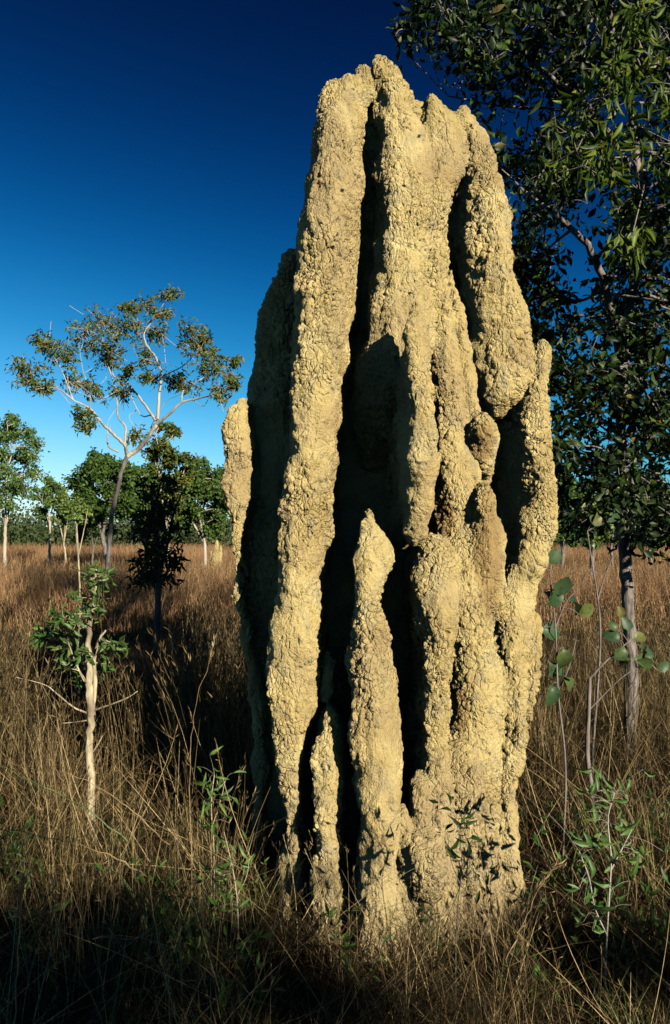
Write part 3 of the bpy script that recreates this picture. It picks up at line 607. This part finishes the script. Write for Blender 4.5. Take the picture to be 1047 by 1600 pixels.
# ---- big tree on the right
Y = 6.2
rt = [([(PX(983, 1150, Y).x, Y, -.05)] + pts_px([(985, 1120), (986, 1050), (983, 960), (977, 880), (975, 800), (973, 700), (972, 600)], Y), .054, .04),
      (pts_px([(973, 620), (965, 540, -.1), (945, 450, -.3), (915, 380, -.5), (868, 335, -.6), (820, 300, -.6)], Y), .04, .012),
      (pts_px([(972, 600), (985, 480, .2), (1000, 350, .3), (990, 200, .3), (960, 60, .3), (940, -60, .3)], Y), .045, .02),
      (pts_px([(990, 400, .2), (1040, 300, -.2), (1080, 200, -.3), (1110, 60, -.3)], Y), .025, .012),
      (pts_px([(985, 260, .3), (930, 180, 0), (860, 120, -.3), (780, 60, -.4), (700, 30, -.4)], Y), .025, .008),
      (pts_px([(930, 180, 0), (860, 170, .2), (780, 165, .2), (700, 150, .2)], Y), .014, .006),
      (pts_px([(960, 60, .3), (900, 0, 0), (820, -60, 0)], Y), .02, .01),
      (pts_px([(974, 720), (1010, 690, -.3), (1060, 640, -.4)], Y), .02, .01),
      (pts_px([(975, 800), (990, 770, -.1), (985, 740, -.2), (1000, 700, -.2)], Y), .018, .01),
      (pts_px([(973, 680), (920, 640, .2), (880, 600, .3)], Y), .018, .008),
      (pts_px([(973, 760), (930, 720, .3), (890, 700, .4)], Y), .014, .007),
      (pts_px([(945, 450, -.3), (900, 470, 0), (850, 440, .2)], Y), .014, .006)]
rs = np.random.RandomState(99); rc = []
def sky_hole(px, py):
    if 850 < px < 968 and 315 < py < 455: return True
    if px < 700 and py > 60: return rs.rand() < .6
    if px < 640: return rs.rand() < .5
    if ((px - 770) / 45) ** 2 + ((py - 210) / 60) ** 2 < 1 : return rs.rand() < .75
    return False
for k in range(330):
    px = rs.uniform(640, 1180); py = rs.uniform(-160, 830)
    lim = 640 + (py > 130) * (py - 130) * .75          # crown's lower left outline
    if py > 330: lim = 790 + (py - 330) * .15
    if px < min(lim, 885): continue
    if sky_hole(px, py): continue
    d = rs.uniform(-.9, 1.1); c = PX(px, py, Y + d); rc.append((c.x, c.y, c.z, rs.uniform(.16, .34)))
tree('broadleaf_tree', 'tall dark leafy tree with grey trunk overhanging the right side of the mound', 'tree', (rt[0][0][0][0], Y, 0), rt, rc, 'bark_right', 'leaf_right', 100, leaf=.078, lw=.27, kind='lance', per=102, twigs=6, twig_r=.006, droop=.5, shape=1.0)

# a second, paler-leaved branch spray hangs nearer on the upper right
Y = 4.6
wt = [([(PX(1330, 900, Y).x, Y, -.05), (PX(1330, 900, Y).x + .05, Y, 1.5), (PX(1300, 300, Y).x, Y, 3.2), (PX(1240, 60, Y).x, Y, 4.4)], .07, .03),
      (pts_px([(1250, 90), (1150, 60, .1), (1050, 90, .1), (960, 130, .1), (900, 190, .1)], Y), .02, .006),
      (pts_px([(1290, 260), (1180, 230, .1), (1080, 260, .1), (1000, 300, .1)], Y), .018, .006)]
wc = []
for k in range(46):
    px = rs.uniform(880, 1230); py = rs.normal(190 - (px - 1000) * .2, 85); 
    if py > 400: continue
    c = PX(px, py, Y + rs.normal() * .25); wc.append((c.x, c.y, c.z, rs.uniform(.14, .25)))
tree('eucalypt', 'branches with long yellow green hanging leaves at the upper right edge', 'tree', (wt[0][0][0][0], Y, 0), wt, wc, 'bark_grey', 'leaf_spray', 101, leaf=.10, lw=.15, kind='lance', per=44, twigs=5, twig_r=.005, droop=1.3)

# ---- plants near the mound, right
def plant(name, label, cat, Y, stems, leaves, stemmat, leafm, seed, kind='round', lw=.42, base=None):
    """stems: list of (pixel points, r0, r1); leaves: (px, py, dy, length m, angle deg in the picture, tilt)"""
    rs = np.random.RandomState(seed); b = base or (stems[0][0][0][0]); root = empty(name, (PX(b, 1200, Y).x, Y, 0)); tag(root, label, cat)
    mb = MB(); P_all = []
    for i, (pts, r0, r1) in enumerate(stems):
        p = pts_px(pts, Y)
        if i == 0: p = [Vector((p[0].x, p[0].y, -.04))] + p
        S = spline(p, max(10, 4 * len(p))); mb.tube(S, np.linspace(r0, r1, len(S)), k=7, wob=.1); P_all.append(S)
    P_all = np.vstack(P_all); tw = .0018 if kind == 'round' else .0005
    lb = MB(); V, Q = TM[kind]
    for (px, py, dy, Ln, ang, tilt) in leaves:
        p = np.array(PX(px, py, Y + dy)); a = math.radians(ang)
        d = np.array([math.cos(a), math.sin(tilt) * .6, math.sin(a)]); d /= np.linalg.norm(d)
        nrm = np.array([rs.normal() * .35 + .3, -1, rs.normal() * .35 + math.sin(tilt)]); s = np.cross(d, nrm); s /= np.linalg.norm(s); m = np.cross(s, d)
        jw = lw * rs.uniform(.8, 1.1) * (1 + rs.normal(size=(len(V), 1)) * (.10 if kind == 'round' else 0)); cb = V[:, :1] ** 2 * rs.normal() * .22
        X = p + Ln * (V[:, :1] * d + V[:, 1:2] * jw * s + (V[:, 2:] * rs.uniform(.6, 2.6) + cb) * m)
        lb.add(X, [Q], rs.uniform(0, 1))
        n = P_all[int(np.argmin(np.linalg.norm(P_all - p, axis=1)))]
        if np.linalg.norm(n - p) < .45: mb.tube(spline([n, (n + p) / 2 + np.array([0, 0, .010]), p], 6), [tw] * 6, k=4)
    mb.build('stem', M[stemmat], root); lb.build('leaves', M[leafm], root)
    return root

plant('broad_leaved_sapling', 'young plant with big rounded blue green leaves pressed against the right flank of the mound', 'plant', 4.0,
      [([(880, 1330), (884, 1200), (872, 1080), (868, 980), (860, 900), (866, 870)], .006, .003), ([(872, 1080), (890, 1040), (900, 1000)], .004, .002), ([(868, 980), (885, 940), (905, 920)], .004, .002)],
      [(858, 880, 0, 0.085, 55, .2), (850, 892, .02, 0.085, 150, .1), (872, 930, -.02, 0.102, 60, .1), (876, 925, 0, .09, -130, -.3), (905, 960, 0, 0.085, 35, .2), (845, 985, .03, 0.111, -15, .3), (880, 1012, 0, 0.111, -95, 0), (850, 985, .05, 0.093, -150, .4),
       (858, 1035, 0, .09, -70, .5), (870, 1055, 0, 0.111, -20, 1.2), (862, 1070, 0, 0.102, -100, -.6), (880, 1060, 0, 0.085, -60, .2), (890, 940, .05, 0.102, -30, 1.2), (850, 925, .05, 0.085, -60, 1)], 'bark_grey', 'leaf_big', 31)
plant('broad_leaved_plant', 'cluster of bright green rounded leaves in front of the grey trunk', 'plant', 4.6,
      [([(925, 1240), (918, 1180), (920, 1110), (922, 1060)], .016, .010), ([(922, 1060), (945, 1035), (968, 1015), (985, 1000)], .006, .003), ([(920, 1110), (970, 1060), (1010, 1035)], .004, .002)],
      [(968, 1000, -.03, 0.093, 150, .1), (975, 1010, 0, 0.093, -130, 0), (985, 985, 0, .09, 120, .1), (990, 1000, 0, 0.085, 20, .3), (1000, 1010, 0, 0.085, -30, .9), (965, 985, 0, .07, 140, 0), (970, 965, .05, .07, 100, 0), (990, 1030, 0, 0.093, -20, .8),
       (1025, 1045, 0, .09, 20, 0), (1020, 1040, 0, .09, 160, -.4), (1010, 1030, 0, 0.085, 60, 1), (985, 1030, 0, 0.085, -140, 1)], 'bark_grey', 'leaf_big', 32)
plant('forked_sapling', 'bare forked brown sapling between the mound and the grey trunk', 'sapling', 5.4,
      [([(926, 1180), (935, 1060), (938, 990), (934, 935), (925, 880), (918, 830)], .010, .004), ([(934, 938), (945, 900), (958, 868)], .006, .004), ([(937, 900), (921, 890), (908, 915)], .004, .003)],
      [(925, 820, 0, .1, 60, 0), (950, 815, 0, 0.102, 20, .2), (940, 820, 0, 0.102, 150, .2), (965, 812, 0, 0.085, -20, .6)], 'bark_grey', 'leaf_big', 33)
def spray(n, cx, cy, rx, ry, Ln, seed, a0=-60, a1=240):
    r = np.random.RandomState(seed); return [(r.normal(cx, rx), r.normal(cy, ry), r.normal() * .07, Ln * r.uniform(.6, 1.3), r.uniform(a0, a1), r.normal() * .6) for k in range(n)]
plant('shrub', 'low white stemmed shrub with narrow green leaves in the lower right corner', 'shrub', 2.95,
      [([(946, 1535), (948, 1470), (952, 1400), (955, 1340), (950, 1280), (960, 1240)], .0042, .0018), ([(948, 1460), (930, 1420), (920, 1370), (905, 1330)], .003, .0015), ([(954, 1360), (975, 1320), (990, 1290)], .003, .0015)],
      spray(60, 950, 1320, 32, 50, .065, 3) + spray(16, 930, 1430, 16, 30, .055, 4) + spray(10, 960, 1245, 20, 12, .06, 5), 'stem_white', 'leaf_weed', 34, kind='lance', lw=.17)
plant('weed', 'green narrow leaved weed growing in the grass at the left foot of the mound', 'weed', 3.1,
      [([(372, 1450), (370, 1400), (362, 1350), (350, 1300)], .003, .0015), ([(370, 1400), (385, 1370), (390, 1340)], .002, .001)],
      spray(40, 362, 1375, 22, 40, .06, 6), 'bark_pale', 'leaf_weed', 35, kind='lance', lw=.14)
plant('weed', 'pale green weed sprig standing left of the mound in its shade', 'weed', 3.6,
      [([(335, 1400), (334, 1320), (330, 1260), (335, 1210)], .003, .0015), ([(332, 1290), (345, 1250), (352, 1220)], .002, .001)],
      spray(34, 334, 1262, 16, 36, .06, 7), 'bark_pale', 'leaf_weed', 36, kind='lance', lw=.15)
plant('leafy_twig', 'dark leafy twig standing right in front of the base of the mound', 'plant', 2.9,
      [([(712, 1500), (715, 1420), (722, 1350), (715, 1290)], .003, .0012), ([(718, 1380), (705, 1345), (700, 1310)], .002, .001)],
      spray(22, 716, 1325, 16, 40, .05, 8), 'bark_dark', 'leaf_dark', 37, kind='lance', lw=.17)

# ------------------------------------------------------------------ grass (instanced tufts: nobody could count it)
M['grass'] = leaf_mat('dry_grass', [(0, (0.0123, 0.0114, 0.0044)), (.42, (0.0370, 0.0273, 0.0123)), (.66, (0.1100, 0.0748, 0.0334)), (.86, (0.2200, 0.1584, 0.0748)), (1, (0.4048, 0.3256, 0.1760))], trans=.2, gloss=.15, rough=.6)  # near-black blades put the shade among the stems into the colour
M['grass_far'] = leaf_mat('field_grass', [(0, (0.0760, 0.0450, 0.0220)), (.4, (0.2278, 0.1320, 0.0659)), (.8, (0.3646, 0.2251, 0.1224)), (1, (0.5165, 0.3601, 0.2039))], trans=.2, gloss=.1, rough=.6)
M['grass_green'] = leaf_mat('green_grass', [(0, (.03, .06, .015)), (.6, (.08, .13, .04)), (1, (.22, .24, .09))], trans=.25, gloss=.2)
def blade(mb, rs, p, h, w, lean, az, curl, c, seg=5, head=0):
    d = np.array([math.cos(az), math.sin(az), 0]); t = np.linspace(0, 1, seg + 1)
    r = lean * t + curl * t ** 2.5; z = np.sqrt(np.maximum(.02, 1 - .75 * (lean + curl) ** 2)) * t - .35 * curl * t ** 3
    C = p + h * (r[:, None] * d + np.outer(z, [0, 0, 1])); az2 = rs.uniform(0, 6.28); sd = np.array([math.cos(az2), math.sin(az2), 0])
    wd = (w * (1 - t ** 2 * .85))[:, None]
    V = np.concatenate([C - sd * wd, C + sd * wd]); n = seg + 1; i = np.arange(seg)
    mb.add(V, [np.stack([i, i + 1, i + 1 + n, i + n], 1)], c)
    if head:
        tip = C[-1]; dr = C[-1] - C[-2]; dr /= np.linalg.norm(dr)
        pos = C[-1] - np.outer(rs.uniform(0, head, 9), dr)
        add_leaves(mb, pos, rs, head * .32, .045, 'tiny', .1, spread=dr * 3.2, colr=(max(0, c - .3), c))
PROTO = bpy.data.collections.new('grass_tufts')
def tuft(kind, seed):
    rs = np.random.RandomState(seed); mb = MB()
    if kind == 'tall':
        for k in range(16):
            p = np.array([*rs.normal(0, .06, 2), 0]); blade(mb, rs, p, rs.uniform(.75, 1.15), .0016, rs.uniform(0, .16), rs.uniform(0, 6.28), rs.uniform(0, .22), rs.uniform(.3, 1), 6, head=rs.uniform(.06, .16))
        for k in range(22):
            p = np.array([*rs.normal(0, .06, 2), 0]); blade(mb, rs, p, rs.uniform(.3, .8), .0024, rs.uniform(.05, .4), rs.uniform(0, 6.28), rs.uniform(0, .55), rs.uniform(0, .9), 5)
    elif kind == 'short':
        for k in range(30):
            p = np.array([*rs.normal(0, .07, 2), 0]); blade(mb, rs, p, rs.uniform(.15, .42), .0018, rs.uniform(.1, .6), rs.uniform(0, 6.28), rs.uniform(0, .6), rs.uniform(0, .8), 5)
        for k in range(4):
            p = np.array([*rs.normal(0, .05, 2), 0]); blade(mb, rs, p, rs.uniform(.35, .65), .0013, rs.uniform(0, .4), rs.uniform(0, 6.28), rs.uniform(0, .3), rs.uniform(.4, 1), 6, head=.07)
    elif kind == 'litter':
        for k in range(34):
            p = np.array([*rs.normal(0, .13, 2), rs.uniform(0, .16)]); blade(mb, rs, p, rs.uniform(.12, .40), .0018, rs.uniform(.6, .95), rs.uniform(0, 6.28), rs.uniform(-.1, .2), rs.uniform(0, 1), 4)
    elif kind == 'far':
        for k in range(46):
            p = np.array([*rs.normal(0, .22, 2), 0]); blade(mb, rs, p, rs.uniform(.6, 1.08), .0050, rs.uniform(0, .28), rs.uniform(0, 6.28), rs.uniform(0, .35), rs.uniform(.0, .9), 4, head=.12 if k % 3 == 0 else 0)
    elif kind == 'weed':
        for k in range(5):
            a = rs.uniform(0, 6.28); h = rs.uniform(.18, .42); e = np.array([math.cos(a) * h * .45, math.sin(a) * h * .45, h]); b_ = rs.normal(size=3) * .02; b_[2] = 0
            S = spline([b_, b_ + e * .5 + rs.normal(size=3) * .02, b_ + e], 8); mb.tube(S, np.linspace(.0016, .0007, 8), k=4, c=.2)
            add_leaves(mb, S[rs.randint(2, 8, 9)], rs, .055, .17, 'lance', -.2, spread=e * 2)
    elif kind == 'broken':
        for k in range(7):
            p = np.array([*rs.normal(0, .12, 2), rs.uniform(0, .25)]); blade(mb, rs, p, rs.uniform(.5, .95), .0019, rs.uniform(.45, .9), rs.uniform(0, 6.28), rs.uniform(-.15, .35), rs.uniform(.75, 1), 7, head=rs.choice([0, .09]))
    elif kind == 'green':
        for k in range(24):
            p = np.array([*rs.normal(0, .05, 2), 0]); blade(mb, rs, p, rs.uniform(.15, .4), .0028, rs.uniform(.1, .6), rs.uniform(0, 6.28), rs.uniform(0, .6), rs.uniform(0, 1), 5)
    return mb
KINDS = [('tall', 1), ('tall', 2), ('tall', 3), ('short', 4), ('short', 5), ('short', 6), ('litter', 7), ('litter', 8), ('far', 9), ('far', 10), ('far', 11), ('green', 12), ('green', 13), ('weed', 14), ('weed', 15), ('broken', 16), ('broken', 17)]
for i, (k, s) in enumerate(KINDS):
    o = tuft(k, s).build('tuft_%02d' % i, M[{'green': 'grass_green', 'weed': 'leaf_weed', 'far': 'grass_far'}.get(k, 'grass')], link=False, smooth=False); PROTO.objects.link(o)

def scatter(name, pts, idx, rot, scl, label):
    me = bpy.data.meshes.new(name); me.vertices.add(len(pts)); me.vertices.foreach_set('co', np.asarray(pts, dtype=np.float32).ravel())
    a = me.attributes.new('ti', 'INT', 'POINT'); a.data.foreach_set('value', np.asarray(idx, dtype=np.int32))
    a = me.attributes.new('tr', 'FLOAT_VECTOR', 'POINT'); a.data.foreach_set('vector', np.asarray(rot, dtype=np.float32).ravel())
    a = me.attributes.new('ts', 'FLOAT_VECTOR', 'POINT'); a.data.foreach_set('vector', np.asarray(scl, dtype=np.float32).ravel())
    o = bpy.data.objects.new(name, me); COL.objects.link(o)
    ng = bpy.data.node_groups.new(name, 'GeometryNodeTree')
    ng.interface.new_socket('Geometry', in_out='INPUT', socket_type='NodeSocketGeometry'); ng.interface.new_socket('Geometry', in_out='OUTPUT', socket_type='NodeSocketGeometry')
    N, L = ng.nodes, ng.links; gi = N.new('NodeGroupInput'); go = N.new('NodeGroupOutput')
    ip = N.new('GeometryNodeInstanceOnPoints'); ci = N.new('GeometryNodeCollectionInfo'); ci.inputs['Collection'].default_value = PROTO
    ci.inputs['Separate Children'].default_value = True; ci.inputs['Reset Children'].default_value = True
    def attr(nm, ty):
        n = N.new('GeometryNodeInputNamedAttribute'); n.data_type = ty; n.inputs['Name'].default_value = nm; return n.outputs[0]
    L.new(gi.outputs[0], ip.inputs['Points']); L.new(ci.outputs[0], ip.inputs['Instance']); ip.inputs['Pick Instance'].default_value = True
    L.new(attr('ti', 'INT'), ip.inputs['Instance Index'])
    er = N.new('FunctionNodeEulerToRotation'); L.new(attr('tr', 'FLOAT_VECTOR'), er.inputs[0]); L.new(er.outputs[0], ip.inputs['Rotation'])
    L.new(attr('ts', 'FLOAT_VECTOR'), ip.inputs['Scale']); L.new(ip.outputs[0], go.inputs[0])
    md = o.modifiers.new('scatter', 'NODES'); md.node_group = ng
    tag(o, label, 'grass', kind='stuff')

rs = np.random.RandomState(2024)
def in_mound(x, y): return ((x - .30) / .62) ** 2 + ((y - 4.05) / .68) ** 2 < 1
def field(dens, y0, y1, half0, kinds, sc=(.8, 1.2), clear=None, side=(0, 0)):
    """tufts per square metre between depths y0..y1, half width grows with depth"""
    out = []; A = (half0 * 2 + .85 * (y0 + y1) / 2 * 1.25) * (y1 - y0); n = int(A * dens)
    for k in range(n):
        y = y0 + (y1 - y0) * math.sqrt(rs.uniform((y0 / y1) ** 2 if y0 > 0 else 0, 1)) if y0 > 8 else rs.uniform(y0, y1)
        hw = half0 + max(y, 0) * .53; x = rs.uniform(-hw - side[0], hw + side[1])
        if in_mound(x, y): continue
        if clear and clear(x, y): continue
        out.append((x, y, kinds[rs.randint(len(kinds))], rs.uniform(*sc)))
    return out
gr = []
patch = lambda x, y: noise.noise((x * .8, y * .8, 2))
clump = lambda x, y, k=2.6, s=7: noise.noise((x * k, y * k, s)) + .4 * noise.noise((x * k * 2.3, y * k * 2.3, s + 5))
gr += field(42, 4.3, 9, .8, [0, 1, 2], (.8, 1.15), clear=lambda x, y: patch(x, y) < -.15 or clump(x, y, 1.9) < -.12 or (x > .24 * y and y < 6.6 and patch(x * 3, y * 3) < .15))
gr += field(30, 4.0, 9, .8, [3, 4, 5, 6, 7], (.9, 1.3), clear=lambda x, y: clump(x, y) < -.1)
gr += field(80, 1.5, 4.4, .8, [3, 4, 5, 6, 7], (.7, 1.25), clear=lambda x, y: clump(x, y) < .04)
gr += field(14, 1.5, 4.4, .8, [6, 7, 3], (.7, 1.1))
gr += field(7, 2.6, 4.4, .8, [0, 1, 2], (.5, .85), clear=lambda x, y: -.25 < x < 1.2 and y < 3.9)
gr += field(16, 1.6, 5.0, .8, [11, 12], (.6, 1.3), clear=lambda x, y: clump(x, y, 1.6, 31) < 0)
gr += field(9, 1.8, 4.6, .6, [13, 14], (.6, 1.2), clear=lambda x, y: clump(x, y, 1.5, 51) < .05)
gr += field(6, 1.8, 7, .6, [15, 16], (.7, 1.15))
gr += field(60, 2.2, 3.7, .1, [3, 4, 5, 6, 7, 6], (.6, 1.0), clear=lambda x, y: not (-.4 < x < 1.3) or clump(x, y) < -.1)
gr += field(14, 9, 22, 1, [8, 9, 10, 0, 1], (.85, 1.15))
gr += field(3.2, 22, 60, 1, [8, 9, 10], (1.0, 1.35))
gr = np.array(gr)
ft = (gr[:, 0] > -.35) & (gr[:, 0] < 1.15) & (gr[:, 1] > 1.9) & (gr[:, 1] < 3.9); gr[ft, 3] *= .80
pts = np.column_stack([gr[:, 0], gr[:, 1], np.full(len(gr), -.02)])
rot = np.column_stack([rs.normal(0, .10, len(gr)), rs.normal(0, .10, len(gr)), rs.uniform(0, 6.28, len(gr))])
scl = np.repeat(gr[:, 3:4], 3, 1)
scatter('dry_grass', pts, gr[:, 2], rot, scl, 'dry brown and straw coloured grass covering the whole field')
print('grass tufts', len(gr))

# single arching stalks that stand out
M['straw'] = leaf_mat('straw', [(0, (.14, .09, .045)), (1, (.34, .26, .14))], trans=.1)
M['reed_green'] = leaf_mat('green_stalk', [(0, (.05, .09, .03)), (1, (.13, .17, .06))], trans=.1)
def stalk(label, Y, pts, r, mat='straw', head=0, seed=1):
    rs_ = np.random.RandomState(seed); root_p = PX(*pts[0][:2], Y); mb = MB(); P = pts_px(pts, Y); S = spline(P, 16)
    S[1:-1] += rs_.normal(size=(14, 3)) * .003; mb.tube(S, np.linspace(r * .75, r * .25, 16), k=5, c=rs_.uniform(0, .8, 16 * 5 + 1))
    if head:
        d = S[-1] - S[-3]; d /= np.linalg.norm(d); pos = S[-1] - np.outer(rs_.uniform(0, head, 26), d)
        add_leaves(mb, pos, rs_, head * .35, .06, 'tiny', .1, spread=d * 2.5, colr=(0, .6))
    tag(mb.build('grass_stalk', M[mat], None), label, 'grass stalk')
stalk('long straw stalk lying diagonally across the lower left below the sapling', 2.6, [(225, 1365), (170, 1335), (90, 1312), (-10, 1293)], .003, seed=1)
stalk('pale straw stalk slanting down right from the foot of the sapling', 3.0, [(265, 1320), (210, 1270), (160, 1232), (95, 1205)], .0035, seed=2)
stalk('green grass stalk slanting down right at the left edge', 3.0, [(200, 1315), (130, 1260), (60, 1225), (0, 1195)], .004, 'reed_green', seed=3)
stalk('tall curved straw stalk rising in the dark shade left of the mound', 3.5, [(300, 1400), (297, 1200), (303, 1120), (335, 1000)], .003, head=.10, seed=4)
stalk('short straw stalk lying level left of the mound foot', 2.7, [(145, 1467), (210, 1465), (255, 1456), (282, 1448)], .003, seed=5)
stalk('brown feathery stalk leaning right at the right foot of the mound', 2.5, [(790, 1500), (815, 1450), (835, 1400), (870, 1350)], .003, head=.10, seed=6)
stalk('upright reddish stalk at the lower left edge', 2.3, [(22, 1600), (28, 1500), (33, 1440), (35, 1380)], .0035, head=.12, seed=7)
